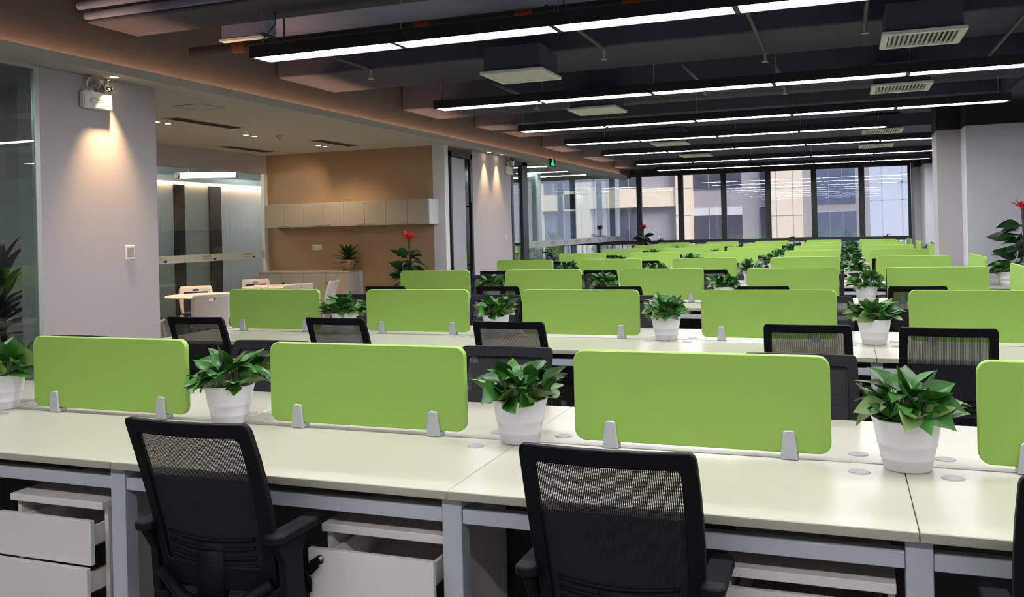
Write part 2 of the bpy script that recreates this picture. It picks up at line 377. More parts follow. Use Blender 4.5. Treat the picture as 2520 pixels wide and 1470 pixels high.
# ------------------------------------------------------------------ outside: building across the street
GY = 62
fb = thing('office_building', 'beige and grey office building across the street with dark windows', 'building', (0, GY, -12))
def fac(name, x0, x1, y0, y1, m, dy=0, th=.6):
    xm, ym = (x0+x1)/2, 560; a = Vector((onY(x0, ym, GY+dy).x, 0, onY(xm, y1, GY+dy).z)); b = Vector((onY(x1, ym, GY+dy).x, 0, onY(xm, y0, GY+dy).z))
    return MB().box(a.x, b.x, dy, dy+th, a.z+12, b.z+12).build(name, m, fb)
fac('wall', 1000, 2142, 330, 800, 'grey_render', .5, 4)
for x0, x1, y0, y1 in ((1664, 1704, 330, 800), (1893, 1976, 330, 800), (1418, 1450, 330, 800), (1290, 1333, 330, 800)): fac('pier', x0, x1, y0, y1, 'beige_stone', -.3, .9)
for x0, x1, y0, y1 in ((1390, 1664, 466, 512), (1333, 1418, 480, 520)): fac('band', x0, x1, y0, y1, 'beige_stone', -.1, .6)
for xx in (1913, 1954): fac('joint', xx-1, xx+.4, 330, 800, 'far_steel', -.33, .04)
for yy in (398, 463, 530, 597, 660): fac('joint', 1893, 1976, yy-.6, yy+.6, 'far_steel', -.33, .04); fac('joint', 1664, 1704, yy-.6, yy+.6, 'far_steel', -.33, .04)
for x0, x1, y0, y1, m in ((1704, 1828, 380, 465, 'far_glass'), (1704, 1828, 510, 600, 'far_glass'), (1870, 1893, 508, 600, 'far_glass'), (1870, 1890, 380, 465, 'far_glass'),
    (2008, 2108, 360, 500, 'far_glass_blue'), (2010, 2110, 520, 640, 'far_glass_blue'), (1495, 1575, 400, 464, 'far_glass'), (1495, 1575, 515, 600, 'far_glass'), (1337, 1415, 400, 478, 'far_glass_blue'), (1337, 1415, 522, 640, 'far_glass_blue')):
    wo = fac('window', x0, x1, y0, y1, 'far_frame', .42, .1)
    n = 3 if x1-x0 > 60 else 1; s = (x1-x0)/n
    for i in range(n):
        xm = (x0+x1)/2; a = Vector((onY(x0+s*i+1.2, 560, GY+.3).x, 0, onY(xm, y1-1.5, GY+.3).z)); b = Vector((onY(x0+s*(i+1)-1, 560, GY+.3).x, 0, onY(xm, y0+1.5, GY+.3).z))
        MB().box(a.x, b.x, .38, .41, a.z+12, b.z+12).build('pane', m, wo)
        if y0 == 510: MB().box(a.x, b.x, .36, .375, onY(1760, 530, GY).z+12, b.z+12).build('blind', 'blind', wo)
sf = thing('steel_frame', 'pale steel lattice frame standing against the sky outside', 'frame', (0, GY-4, -12))
def bar_(x0, x1, y0, y1):
    a = Vector((onY(x0, 500, GY-4).x, 0, onY(2200, y1, GY-4).z)); b = Vector((onY(x1, 500, GY-4).x, 0, onY(2200, y0, GY-4).z)); MB().box(a.x, b.x, -.1, .1, a.z+12, b.z+12).build('beam', 'far_steel', sf)
for xx in (2171, 2221, 2262): bar_(xx-1.5, xx+1.5, 330, 800)
for yy in (449, 492, 600, 390): bar_(2140, 2300, yy-1.2, yy+1.2)
struct(MB().box(-80, 60, YW+2, 160, -12.2, -12).build('ground_outside', 'ground'))
# ------------------------------------------------------------------ linear lights
def ceil_z(Y): return next((b[2] for b in BEAMS if b[0]-.15 <= Y <= b[1]+.15), ZS)
def light_row(Y, x0, n, ordn, zb=2.815):
    L = 1.178; hw = .10; zt = ceil_z(Y)
    o = thing('linear_light', 'black suspended linear light with glowing white diffusers, %s row from the windows' % ordn, 'light', (x0, Y, zb), 0, 'rows of linear lights')
    MB().box(-.02, n*L+.02, -hw-.008, -hw, -.004, .085).box(-.02, n*L+.02, hw, hw+.008, -.004, .085).box(-.02, n*L+.02, -hw, hw, .05, .085).box(-.02, .012, -hw, hw, -.004, .05).box(n*L-.012, n*L+.02, -hw, hw, -.004, .05).build('housing', 'housing', o)
    me = MB().box(.022, L-.022, -hw+.001, hw-.001, 0, .012).mesh('diffuser')
    for i in range(n):
        obj('diffuser', me, 'lamp', o, (i*L, 0, 0))
        if i: MB().box(i*L-.019, i*L+.019, -hw, hw, -.003, .05).build('joint_plate', 'housing', o)
        MB().tube([(i*L+.02, 0, .085), (i*L+.02, 0, zt-zb-.012)], .0022, 5).build('suspension_wire', 'frame_silver', o)
    MB().tube([(.05, .0, .09), (.02, .02, .16), (.08, .04, .24), (.13, .02, .27), (.14, 0, zt-zb-.012)], .005, 5).build('power_cable', 'pipe', o, smooth=True)
    MB().tube([(n*L-.1, 0, .085), (n*L-.1, 0, zt-zb-.012)], .0022, 5).build('suspension_wire', 'frame_silver', o)
    return o
LR = [(-.4, -4.13, 7), (2.7, -4.13, 7), (5.70, -4.13, 7), (8.90, -4.13, 7), (11.50, -4.10, 5), (13.66, -4.11, 4), (16.0, -4.11, 5), (18.85, -4.12, 5), (21.15, -4.12, 5)]
for i, (Y, x0, n) in enumerate(LR): light_row(Y, x0, n, ORD[len(LR)-1-i])
# ------------------------------------------------------------------ ceiling fittings
def diffuser(x, y, where):
    o = thing('ceiling_diffuser', 'white louvred air diffuser under dark ceiling, on the ' + where, 'air vent', (x, y, 2.9), 0, 'ceiling air diffusers')
    MB().box(-.27, .27, -.27, .27, .035, .62 if False else .25).build('plenum_box', 'beam', o)
    MB().box(-.30, .30, -.30, -.25, 0, .03).box(-.30, .30, .25, .30, 0, .03).box(-.30, -.25, -.25, .25, 0, .03).box(.25, .30, -.25, .25, 0, .03).build('frame', 'diffuser_paint', o, bevel=.004)
    MB().box(-.25, .25, -.25, .25, .03, .036).build('backing', 'diffuser_in', o)
    sl = MB().prism([(-.015, .002), (-.012, 0), (.012, .022), (.009, .024)], -.25, .25).mesh('slat')
    for i in range(14): obj('slat', sl, 'diffuser_paint', o, (-.228+i*.035, 0, .004))
for (y, b) in ((7.85, 'second'), (10.6, 'third'), (15.5, 'fifth'), (18.4, 'sixth')):
    for x, t in ((-2.79, 'pantry side'), (.61, 'white column side')):
        diffuser(x, y if x < 0 else y-.12, '%s, %s from the windows' % (t, {'second': 'fourth', 'third': 'third', 'fifth': 'second', 'sixth': 'first'}[b]))
p1 = thing('sprinkler_pipe', 'dark ceiling pipe with orange bands beside the front linear light', 'pipe', (-5.0, 5.98, 3.0))
MB().tube([(0, 0, 0), (8.5, 0, 0)], .045, 12).build('pipe', 'pipe', p1, smooth=True)
for x in (.42, 2.05, 2.85, 3.62, 5.1): MB().tube([(x, 0, 0), (x+.13, 0, 0)], .047, 12).build('orange_band', 'pipe_orange', p1, smooth=True)
for x in (.9, 3.2, 6): MB().tube([(x, 0, .04), (x, 0, .55)], .006, 6).build('hanger_rod', 'pipe', p1)
for i in range(2):
    o = thing('conduit_pipe', 'thin grey ceiling pipe leaving the edge beam, %s of the pair' % ('lower', 'upper')[i], 'pipe', (-5.5, 5.37-.07*i, 3.222+.062*i), 0, 'ceiling edge pipes')
    MB().tube([(0, 0, 0), (9, 0, 0)], .03, 10).build('pipe', 'diffuser_paint' if False else 'slab', o, smooth=True)
    for x in (.4, 3, 6): MB().tube([(x, 0, 0), (x, 0, ZS-3.222-.062*i)], .006, 6).build('hanger_rod', 'pipe', o)
jb = thing('junction_box', 'grey metal box above the orange-banded ceiling pipe', 'box', (-5.25, 6.75, 3.27))
MB().box(-.02, .5, -.06, .06, 0, .28).build('body', 'slab', jb, bevel=.01)
MB().box(-.03, .51, -.07, .07, -.02, 0).build('lid', 'diffuser_paint', jb)
for i, (x, ya, yb, z) in enumerate(((-.64, 6.2, 8.5, 3.06), (-.6, 9.2, 10.7, 3.06), (1.36, 6.0, 9.7, 3.06), (-2.0, 6.2, 7.9, 3.1), (.2, 6.1, 7.8, 3.1), (-.6, 15.5, 16.6, 3.08), (-3.6, 9.1, 10.7, 3.1), (-1.5, 9.1, 10.7, 3.12), (-.6, 18.1, 19.6, 3.08), (-4.4, 6.1, 7.9, 3.12))):
    o = thing('sprinkler_branch', 'thin grey ceiling conduit with sprinkler head, ' + ('crossing behind seventh light row, middle', 'crossing behind sixth light row, middle', 'long one near the wall corner', 'first from orange-banded pipe, left of middle', 'first from orange-banded pipe, right of middle', 'behind third light row', 'behind sixth light row near the pantry', 'behind sixth light row, next to middle one', 'behind second light row', 'nearest the edge beam at orange-banded pipe')[i], 'pipe', (x, ya, z), 0, 'ceiling sprinkler branches')
    MB().tube([(0, 0, 0), (0, yb-ya, 0), ], .017, 8).build('pipe', 'pipe', o, smooth=True)
    MB().tube([(0, yb-ya-.02, 0), (0, yb-ya-.02, -.09)], .012, 8).lathe([(.0, -.1), (.03, -.1), (.03, -.094), (0, -.09)], 10, (0, yb-ya-.02, 0)).build('sprinkler_head', 'frame_silver', o)
    MB().tube([(0, .3, 0), (0, .3, ZS-z)], .005, 5).build('hanger_rod', 'pipe', o)
# ------------------------------------------------------------------ recessed downlights
def downlight(x, y, label, power, group, ang=62, blend=.7, aim=None, rad=.02, lens='lamp_warm', col=(1, .74, .45)):
    o = thing('downlight', label, 'lamp', (x, y, ZC), 0, group)
    MB().lathe([(.032, -.001), (.044, -.004), (.048, -.001), (.048, .004), (.032, .012)], 20).build('trim_ring', 'frame_white', o, smooth=True)
    MB().lathe([(0, -.0015), (.032, -.0015), (.032, .0)], 20).build('lens', lens, o)
    l = bpy.data.lights.new('spot', 'SPOT'); l.energy = power; l.color = col; l.spot_size = math.radians(ang); l.spot_blend = blend; l.shadow_soft_size = rad
    s = bpy.data.objects.new('lamp_beam', l); C.objects.link(s); s.parent = o; s.location = (0, 0, -.012)
    if aim: s.rotation_euler = (Vector(aim)-Vector((x, y, ZC))).to_track_quat('-Z', 'Y').to_euler()
    return o
downlight(-5.575, 5.72, 'recessed downlight over the emergency lamp on the white wall', 250, None, 66, 1.0, col=(1, .62, .29))
for y in (14.03, 14.6): downlight(-5.60, y, 'recessed wall washer downlight above the white wall beside the grey door', 110, 'wall washers', 58, .9, col=(1, .62, .29))
for i, (y, nm) in enumerate(((8.22, 'nearest the white emergency-lamp wall'), (9.84, 'over the middle of the pantry'), (11.56, 'nearest the tan wall'))):
    for j in (-.09, .09):
        downlight(-7.32, y+j, 'small warm pantry downlight of the pair ' + nm, 62 if (i == 2 and j < 0) else 85, 'pantry downlights', 60 if (i == 2 and j < 0) else 130, .9, lens='lamp_warm', aim=(-8.5, 12.42, 2.02) if (i == 2 and j < 0) else None, rad=.03)
# vents and hatch in the pantry ceiling
for x0, x1, y0, y1, lab in ((-7.05, -6.82, 7.9, 9.08, 'long slot vent in pantry ceiling beside the first downlight pair'), (-8.62, -8.35, 10.75, 11.9, 'long slot vent in pantry ceiling near the glass wall'), (-7.03, -6.79, 10.75, 11.8, 'long slot vent in pantry ceiling near the tan wall')):
    o = thing('slot_vent', lab, 'air vent', (x0, y0, ZC), 0, 'pantry slot vents'); a = x1-x0; b = y1-y0
    MB().box(0, a, 0, .02, -.006, 0).box(0, a, b-.02, b, -.006, 0).box(0, .02, .02, b-.02, -.006, 0).box(a-.02, a, .02, b-.02, -.006, 0).build('frame', 'soffit', o)
    MB().box(.02, a-.02, .02, b-.02, -.002, 0).build('opening', 'vent_dark', o)
    for k in range(5): MB().box(.03+k*(a-.06)/5, .03+k*(a-.06)/5+.012, .02, b-.02, -.006, -.002).build('slat', 'vent_dark', o)
o = thing('ceiling_hatch', 'square access hatch in the pantry ceiling by the fascia', 'hatch', (-6.12, 7.4, ZC))
MB().box(-.18, .18, -.18, -.165, -.005, 0).box(-.18, .18, .165, .18, -.005, 0).box(-.18, -.165, -.165, .165, -.005, 0).box(.165, .18, -.165, .165, -.005, 0).build('frame', 'grommet', o)
MB().box(-.163, .163, -.163, .163, -.003, 0).build('panel', 'soffit', o)
o = thing('smoke_detector', 'small round smoke detector on the pantry ceiling', 'detector', (-6.97, 10, ZC))
MB().lathe([(0, -.05), (.03, -.05), (.05, -.03), (.055, 0)], 20).build('body', 'soffit', o, smooth=True); MB().lathe([(0, -.062), (.018, -.06), (.02, -.05)], 14).build('sensor', 'grommet', o)
# ------------------------------------------------------------------ wall fittings
def emergency(y, z, lab):
    o = thing('emergency_light', lab, 'emergency lamp', (XL, y, z), 0)
    MB().box(.0, .055, -.15, .15, -.07, .07).build('case', 'switch', o, bevel=.01, seg=2)
    MB().box(.055, .058, .075, .115, -.045, .045).build('indicator_plate', 'amber', o)
    tx = MB()
    for k in range(3): tx.box(.055, .0562, -.09, .03, .012-.016*k, .016-.016*k)
    tx.build('text_print', 'print_grey', o)
    for s in (-.055, .095):
        h = MB().tube([(.03, s, .06), (.035, s, .10)], .014, 8).build('lamp_neck', 'switch', o)
        b = MB(); prof = [(0, -.035), (.03, -.028), (.048, -.005), (.054, .02), (.05, .022), (.044, -.003), (.026, -.02), (0, -.024)]
        me = b.lathe(prof, 20).mesh('lamp_head', smooth=True); hd_ = obj('lamp_head', me, 'chrome', o)
        hd_.location = (.06, s, .135); hd_.rotation_euler = Vector((.85, .1 if s > 0 else -.75, -.25)).to_track_quat('Z', 'Y').to_euler()
        MB().lathe([(0, .024), (.03, .023), (.05, .02)], 18).build('lens', 'lens_clear', hd_, smooth=True)
        MB().lathe([(0, -.012), (.007, -.008), (.007, .006), (0, .012)], 8).build('bulb', 'switch', hd_)
    MB().tube([(.012, -.16, .26), (.012, -.12, .25), (.02, -.05, .20), (.03, 0, .14), (.03, .0, .07)], .005, 6).build('cable', 'plastic_dark', o, smooth=True)
    MB().box(0, .03, -.20, -.13, .245, .275).build('socket_plug', 'plastic_dark', o, bevel=.006)
    return o
emergency(5.62, 2.605, 'white twin-head emergency lamp lit by a downlight on the wall')
emergency(15.17, 2.56, 'white twin-head emergency lamp beside the glazed meeting room door')
def wallplate(y, z, lab, w=.086, h=.086):
    o = thing('wall_switch', lab, 'switch', (XL, y, z)); MB().box(0, .012, -w/2, w/2, -h/2, h/2).build('plate', 'switch', o, bevel=.003)
    MB().box(.012, .02, -w*.36, w*.36, -h*.30, h*.36).build('rocker', 'grommet', o, bevel=.002)
wallplate(5.97, 1.36, 'white square switch below the lit emergency lamp', .10, .12)
wallplate(15.03, 1.345, 'white switch on the wall beside the meeting room door')
o = thing('wall_socket', 'white double socket plate on the tan pantry wall', 'socket', (-7.99, 12.42, 1.272))
for s in (-.045, .045):
    q = MB().box(s-.043, s+.043, -.01, 0, -.043, .043).build('plate', 'switch', o, bevel=.003)
    MB().box(s-.004, s+.004, -.012, -.01, .0, .016).box(s-.016, s-.01, -.012, -.01, -.02, -.006).box(s+.01, s+.016, -.012, -.01, -.02, -.006).build('socket_slot', 'plastic_dark', q)
o = thing('exit_sign', 'small green glowing exit sign on the fascia', 'sign', (XF+.012, 17.0, 2.81))
MB().box(-.012, .012, -.16, .16, -.075, .075).build('case', 'plastic_black', o, bevel=.004)
mb = MB(); mb.lathe([(0, 0), (.0, 0)], 3)
mb = MB().prism([(.028*math.cos(2*PI*i/14), .043+.026*math.sin(2*PI*i/14)) for i in range(14)], .0125, .0135, 'x')
mb.prism([(-.03, .02), (.03, .02), (.035, -.03), (-.035, -.03)], .0125, .0135, 'x').prism([(-.14, -.015), (-.05, -.015), (-.05, -.055), (-.14, -.06)], .0125, .0135, 'x').prism([(.05, -.02), (.12, -.025), (.10, -.06), (.05, -.06)], .0125, .0135, 'x')
mb.prism([(-.03, -.03), (-.005, -.03), (-.02, -.065), (-.045, -.06)], .0125, .0135, 'x').prism([(.005, -.03), (.03, -.03), (.05, -.06), (.02, -.065)], .0125, .0135, 'x').build('glowing_figure', 'sign_green', o)
# ------------------------------------------------------------------ benches
def rr(w, h, r, n=5):
    p = []
    for cx, cz, a in ((w-r, h-r, 0), (-w+r, h-r, PI/2), (-w+r, -h+r, PI), (w-r, -h+r, 3*PI/2)):
        p += [(cx+r*math.cos(a+PI/2*i/n), cz+r*math.sin(a+PI/2*i/n)) for i in range(n+1)]
    return p
TH = .025
me_top = MB().box(-W/2+.0012, W/2-.0012, -D, -.004, DT-TH, DT).mesh('desktop', bevel=.002)
me_gro = MB().lathe([(0, .0025), (.028, .0025), (.031, .0)], 24).mesh('grommet', smooth=False)
me_leg = MB().box(-.03, .03, -D+.03, -D+.085, 0, DT-TH-.003).mesh('leg', bevel=.002)
me_rail = MB().box(-W/2+.031, W/2-.031, -D+.035, -D+.075, DT-TH-.075, DT-TH-.035).mesh('rail', bevel=.002)
me_cross = MB().box(-.025, .025, -D+.086, D-.086, DT-TH-.06, DT-TH-.01).mesh('cross_beam', bevel=.002)
me_mod = MB().box(-W/2+.001, W/2-.001, -.009, .009, .08, DT-TH-.065).mesh('modesty_panel')
def bench(k):
    o = thing('workstation_bench', 'long white double-sided office bench, %s from the windows' % ORD[NB-1-k], 'desk', (0, BY[k], 0), 0, 'rows of white benches')
    for n in range(5):
        xc = SX(n) + W/2
        obj('modesty_panel', me_mod, 'modesty', o, (xc, 0, 0))
        for s in (0, 1):
            t = obj('desktop', me_top, 'laminate', o, (xc, 0, 0)); t.rotation_euler.z = PI*s
            obj('rail', me_rail, 'leg_metal', o, (xc, 0, 0)).rotation_euler.z = PI*s
            for gx in (-W/2+.122, W/2-.122):
                g = obj('grommet', me_gro, 'grommet', t, (gx, -.105, DT))
    for n in range(-1, 5):
        x = SX(n) + (-.03 if n == -1 else (.03 if n == 4 else 0))
        for s in (0, 1): obj('leg', me_leg, 'leg_metal', o, (x, 0, 0)).rotation_euler.z = PI*s
        obj('cross_beam', me_cross, 'leg_metal', o, (x, 0, 0))
    return o
for k in range(NB): bench(k)
me_pan = MB().prism(rr(.4021, .149, .036, 6), -.0125, .0125).mesh('panel', bevel=.003)
me_clf = MB().prism([(-.026, -.168), (.026, -.168), (.017, -.085), (.011, -.08), (-.011, -.08), (-.017, -.085)], -.024, -.0128).prism([(-.026, -.168), (.026, -.168), (.017, -.085), (-.017, -.085)], .0128, .024).box(-.026, .026, -.0128, .0128, -.168, -.151).mesh('clamp', bevel=.002)
sc = thing('desk_screen', 'x', 'desk screen', (0, 0, 0)); obj('panel', me_pan, 'green', sc)
for s in (-.28, .28): obj('clamp', me_clf, 'clamp', sc, (s, 0, 0))
sct = tree_of(sc)
SCZ = .7713+.149
for k in range(NB):
    for n in range(5):
        lab = 'lime green desk screen, %s from the pantry side, on %s bench from the windows' % (ORD[4-n], ORD[NB-1-k])
        loc = (SX(n)+W/2, BY[k], SCZ-.001)
        if k == 0 and n == 0: sc.location = loc; sc['label'] = lab; sc['group'] = 'green desk screens'
        else: copy_tree(sc, loc, 0, lab, 'green desk screens', sct)
# crosswise end desks with their own screen
me_ep = MB().prism(rr(.66, .149, .036, 6), -.0125, .0125).mesh('panel', bevel=.003)
for k in (1, 2, 3, 5, 6, 7):
    e = thing('end_desk', 'white crosswise desk at the wall end of %s bench from the windows' % ORD[NB-1-k], 'desk', (1.665, BY[k]+.02, 0), 0, 'crosswise end desks')
    MB().box(-.31, .30, -.70, .70, DT-TH, DT).build('desktop', 'laminate', e, bevel=.002)
    for x in (-.27, .26):
        for y in (-.64, .64): MB().box(x-.025, x+.025, y-.025, y+.025, 0, DT-TH).build('leg', 'leg_metal', e)
    MB().box(-.245, .235, -.66, -.62, DT-TH-.07, DT-TH-.03).box(-.245, .235, .62, .66, DT-TH-.07, DT-TH-.03).build('rail', 'leg_metal', e)
    s = thing('end_screen', 'lime green screen standing crosswise at the end of %s bench from windows' % ORD[NB-1-k], 'desk screen', (1.425, BY[k]+.02, SCZ-.001), PI/2, 'crosswise green screens')
    obj('panel', me_ep, 'green', s)
    for q in (-.5, .5): obj('clamp', me_clf, 'clamp', s, (q, 0, 0))
# ------------------------------------------------------------------ drawer pedestals
def pedestal(x, y, opens, key, lab):
    o = thing('drawer_pedestal', lab, 'drawer unit', (x, y, 0), 0, 'white drawer pedestals')   # x,y = centre of front edge of top
    w = .205
    MB().box(-w, w, 0, .5, .575, .60).build('top_board', 'ped_white', o, bevel=.002)
    MB().box(-w+.002, -w+.018, .03, .49, .05, .575).box(w-.018, w-.002, .03, .49, .05, .575).box(-w+.018, w-.018, .475, .49, .05, .575).box(-w+.018, w-.018, .03, .475, .05, .066).build('carcass', 'ped_white', o)
    for x in (-w+.04, w-.04):
        for y_ in (.07, .44): MB().tube([(x-.012, y_, .024), (x+.012, y_, .024)], .024, 12).build('caster', 'plastic_black', o)
    zt = .552
    for i, op in enumerate(opens):
        h = .15 if i < 2 else .185
        dr = MB().box(-w+.002, w-.002, .008-op, .026-op, zt-h+.004, zt).build('drawer_front', 'ped_white', o, bevel=.0015)
        bx = MB(); y0, y1 = .027-op, .45-op
        bx.box(-w+.03, -w+.042, y0, y1, zt-h+.03, zt-.03).box(w-.042, w-.03, y0, y1, zt-h+.03, zt-.03).box(-w+.042, w-.042, y0, y1, zt-h+.03, zt-h+.036).box(-w+.042, w-.042, y1-.01, y1, zt-h+.036, zt-.03)
        bx.build('drawer_box', 'ped_white', dr)
        if op > .02: MB().box(-w+.019, -w+.0295, y0+.02, .4, zt-h+.02, zt-h+.055).box(w-.0295, w-.019, y0+.02, .4, zt-h+.02, zt-h+.055).build('drawer_runner', 'plastic_black', dr)
        if i == 0 and key:
            kx, ky, kz = -w+.045, .008-op, zt-.028
            lk = MB().tube([(kx, ky, kz), (kx, ky-.006, kz)], .013, 14).tube([(kx, ky-.006, kz), (kx, ky-.014, kz)], .008, 10).build('lock', 'key_steel', o)
            kb = MB().prism([(kx-.004, kz+.012), (kx+.008, kz+.008), (kx+.004, kz-.018), (kx-.02, kz-.042), (kx-.034, kz-.036), (kx-.034, kz-.018), (kx-.02, kz+.002)], ky-.026, ky-.015).build('key_bow', 'plastic_black', o, bevel=.002)
            r_ = [(kx-.028+.010*math.cos(a*PI/6), ky-.02+.003*math.sin(a*PI/3), kz-.036+.010*math.sin(a*PI/6)) for a in range(13)]
            MB().tube(r_, .0009, 5, False).build('key_ring', 'key_steel', kb)
            MB().prism([(kx-.034, kz-.046), (kx-.024, kz-.046), (kx-.019, kz-.06), (kx-.02, kz-.092), (kx-.036, kz-.092), (kx-.038, kz-.06)], ky-.024, ky-.016).build('spare_key_bow', 'plastic_dark', kb, bevel=.002)
            MB().box(kx-.031, kx-.026, ky-.021, ky-.019, kz-.118, kz-.092).build('spare_key_blade', 'key_steel', kb)
        zt -= h
pedestal(-2.528, 2.285, (.055, .075, .0), False, 'white drawer pedestal with two drawers pulled open under the front bench')
pedestal(-1.293, 2.315, (.085, .0, 0), True, 'white drawer pedestal with keys hanging from its open top drawer')
pedestal(-.105, 2.315, (.02, .0, 0), False, 'white drawer pedestal with nearly closed drawers under the front bench')
# ------------------------------------------------------------------ task chairs (local: faces +y, origin on the floor under the seat)
def backS(u, v):
    hw = .194 + .012*math.sin(v*PI*.9) + .010*v
    z = .47 + .50*v
    y = -.205 - .055*v - .075*v*v + .035*u*u*(1-.3*v)
    return Vector((hw*u, y, z))
def loopUV(u, v0, v1, ru, rv, n=4, m=6):
    p = []
    corners = ((u-ru, v1-rv, 0), (-u+ru, v1-rv, 1), (-u+ru, v0+rv, 2), (u-ru, v0+rv, 3))
    for ci, (cu, cv_, q) in enumerate(corners):
        a = PI/2*q
        p += [(cu+ru*math.cos(a+PI/2*i/n), cv_+rv*math.sin(a+PI/2*i/n)) for i in range(n+1)]
        nx = corners[(ci+1) % 4]; b = PI/2*((q+1) % 4)
        e0 = p[-1]; e1 = (nx[0]+ru*math.cos(b), nx[1]+rv*math.sin(b))
        p += [(e0[0]+(e1[0]-e0[0])*j/m, e0[1]+(e1[1]-e0[1])*j/m) for j in range(1, m)]
    return p
def chair_meshes():
    d = {}
    fo = loopUV(1, 0, 1, .07, .05); fi = loopUV(.82, .14, .915, .03, .03)
    mb = MB(); n = len(fo); t = .012
    for lp, off in ((fo, -t), (fi, -t), (fi, t), (fo, t)):
        mb.v += [tuple(backS(*p)+Vector((0, off, 0))) for p in lp]
    for r in range(4):
        for i in range(n): mb.f.append((r*n+i, r*n+(i+1) % n, ((r+1) % 4)*n+(i+1) % n, ((r+1) % 4)*n+i))
    d['backrest_frame'] = (mb, 'plastic_black', .003)
    def sheet(u, v0, v1, off, nu=10, nv=8, th=0):
        m = MB()
        for j in range(nv+1):
            for i in range(nu+1): m.v.append(tuple(backS(-u+2*u*i/nu, v0+(v1-v0)*j/nv)+Vector((0, off, 0))))
        for j in range(nv):
            for i in range(nu): a = j*(nu+1)+i; m.f.append((a, a+1, a+nu+2, a+nu+1))
        return m
    d['mesh_panel'] = (sheet(.85, .13, .93, 0), 'mesh_black', 0)
    d['lower_mesh'] = (sheet(.85, .13, .635, .006), 'mesh_dense', 0)
    mb = MB()
    for v in (.10, .15, .20, .255, .31):
        pr = [backS(-.72+1.44*i/10, v-.02*math.sin(PI*i/10))+Vector((0, -.004, 0)) for i in range(11)]
        mb.tube(pr, .0045 if v > .12 else .008, 6)
    d['lumbar_support'] = (mb, 'plastic_black', 0)
    # seat
    mb = MB(); N = 8
    def S(x, y):
        r = max(abs(x), abs(y)); return .475 - .02*(r**4) - .015*max(0, y)**2 + .006*(x*x)
    for j in range(N+1):
        for i in range(N+1):
            x, y = -1+2*i/N, -1+2*j/N; k = 1-.10*(x*x*y*y)
            mb.v.append((x*.212*k, .02+y*.225*k, S(x, y)))
    for j in range(N):
        for i in range(N): a = j*(N+1)+i; mb.f.append((a, a+1, a+N+2, a+N+1))
    ring = [i for i in range(N+1)] + [(j*(N+1)+N) for j in range(1, N+1)] + [N*(N+1)+i for i in range(N-1, -1, -1)] + [j*(N+1) for j in range(N-1, 0, -1)]
    b = len(mb.v); mb.v += [(mb.v[i][0]*.96, .02+(mb.v[i][1]-.02)*.96, .405) for i in ring]; m_ = len(ring)
    mb.f += [(ring[i], b+i, b+(i+1) % m_, ring[(i+1) % m_]) for i in range(m_)] + [tuple(range(b, b+m_))]
    d['seat'] = (mb, 'fabric_black', 0)
    for nm, s in (('armrest', -1), ('armrest_', 1)):
        mb = MB()
        mb.prism([(s*.224+x, -.133+y) for x, y in rr(.030, .120, .026, 4)], .624, .648, 'z')
        mb.prism([(-.24, .624), (-.08, .624), (-.11, .56), (-.10, .43), (-.19, .43), (-.20, .56)], s*.210, s*.236, 'x')
        mb.box(min(s*.18, s*.236), max(s*.18, s*.236), -.19, -.10, .40, .43)
        d[nm] = (mb, 'plastic_dark', .004)
    mb = MB().box(-.045, .045, -.225, -.195, .40, .62).box(-.05, .05, -.22, .06, .375, .404)
    mb.tube([(-.19, -.20, .50), (-.10, -.225, .44), (0, -.225, .42), (.10, -.225, .44), (.19, -.20, .50)], .018, 8)
    d['back_bracket'] = (mb, 'plastic_black', 0)
    d['gas_lift'] = (MB().tube([(0, 0, .10), (0, 0, .24)], .027, 12).tube([(0, 0, .24), (0, 0, .38)], .015, 10), 'plastic_dark', 0)
    mb = MB()
    for i in range(5):
        a = 2*PI*i/5 + .942; mb.tube([(0, 0, .105), (.16*math.cos(a), .16*math.sin(a), .095), (.25*math.cos(a), .25*math.sin(a), .075)], [.032, .022, .016], 8)
    d['star_base'] = (mb, 'plastic_black', 0)
    for i in range(5):
        a = 2*PI*i/5 + .942; x, y = .25*math.cos(a), .25*math.sin(a); t_ = Vector((-math.sin(a), math.cos(a), 0))
        c = Vector((x, y, .029)); d['caster'+'_'*i] = (MB().tube([c-t_*.022, c-t_*.005], .028, 12).tube([c+t_*.005, c+t_*.022], .028, 12).tube([c, c+Vector((0, 0, .045))], .008, 6), 'plastic_dark', 0)
    return d
CM = chair_meshes()
chn = thing('task_chair', 'x', 'chair'); meshes = {}
for nm, (mb, m, bv) in CM.items():
    me = mb.mesh(nm.rstrip('_'), bevel=bv, smooth=nm in ('seat', 'mesh_panel', 'lower_mesh', 'lumbar_support', 'star_base', 'gas_lift', 'back_bracket'))
    obj(nm.rstrip('_'), me, m, chn)
chn_t = tree_of(chn)
chf = thing('task_chair', 'x', 'chair')
for nm in ('backrest_frame', 'mesh_panel', 'lower_mesh', 'lumbar_support', 'seat', 'armrest', 'armrest_', 'back_bracket'):
    for c, _ in chn_t:
        if c.name.split('.')[0] == nm.rstrip('_'):
            if nm == 'armrest_' : continue
            q = c.copy(); C.objects.link(q); q.parent = chf
            if nm not in ('armrest',): break
ub = MB()
for nm in CM:
    if nm.rstrip('_') in ('gas_lift', 'star_base', 'caster'):
        m_ = CM[nm][0]; n = len(ub.v); ub.v += m_.v; ub.f += [tuple(n+i for i in f) for f in m_.f]
ub.build('star_base', 'plastic_black', chf)
chf_t = tree_of(chf)
FRONT = {0: [.52, -.524, -1.708, -3.17, -4.2], 1: [.46, -.18, -1.75, -2.87, -3.88], 2: [.51, -.64, -1.83, -2.94, -4.1]}
rnd = random.Random(3)
used = {'n': False, 'f': False}
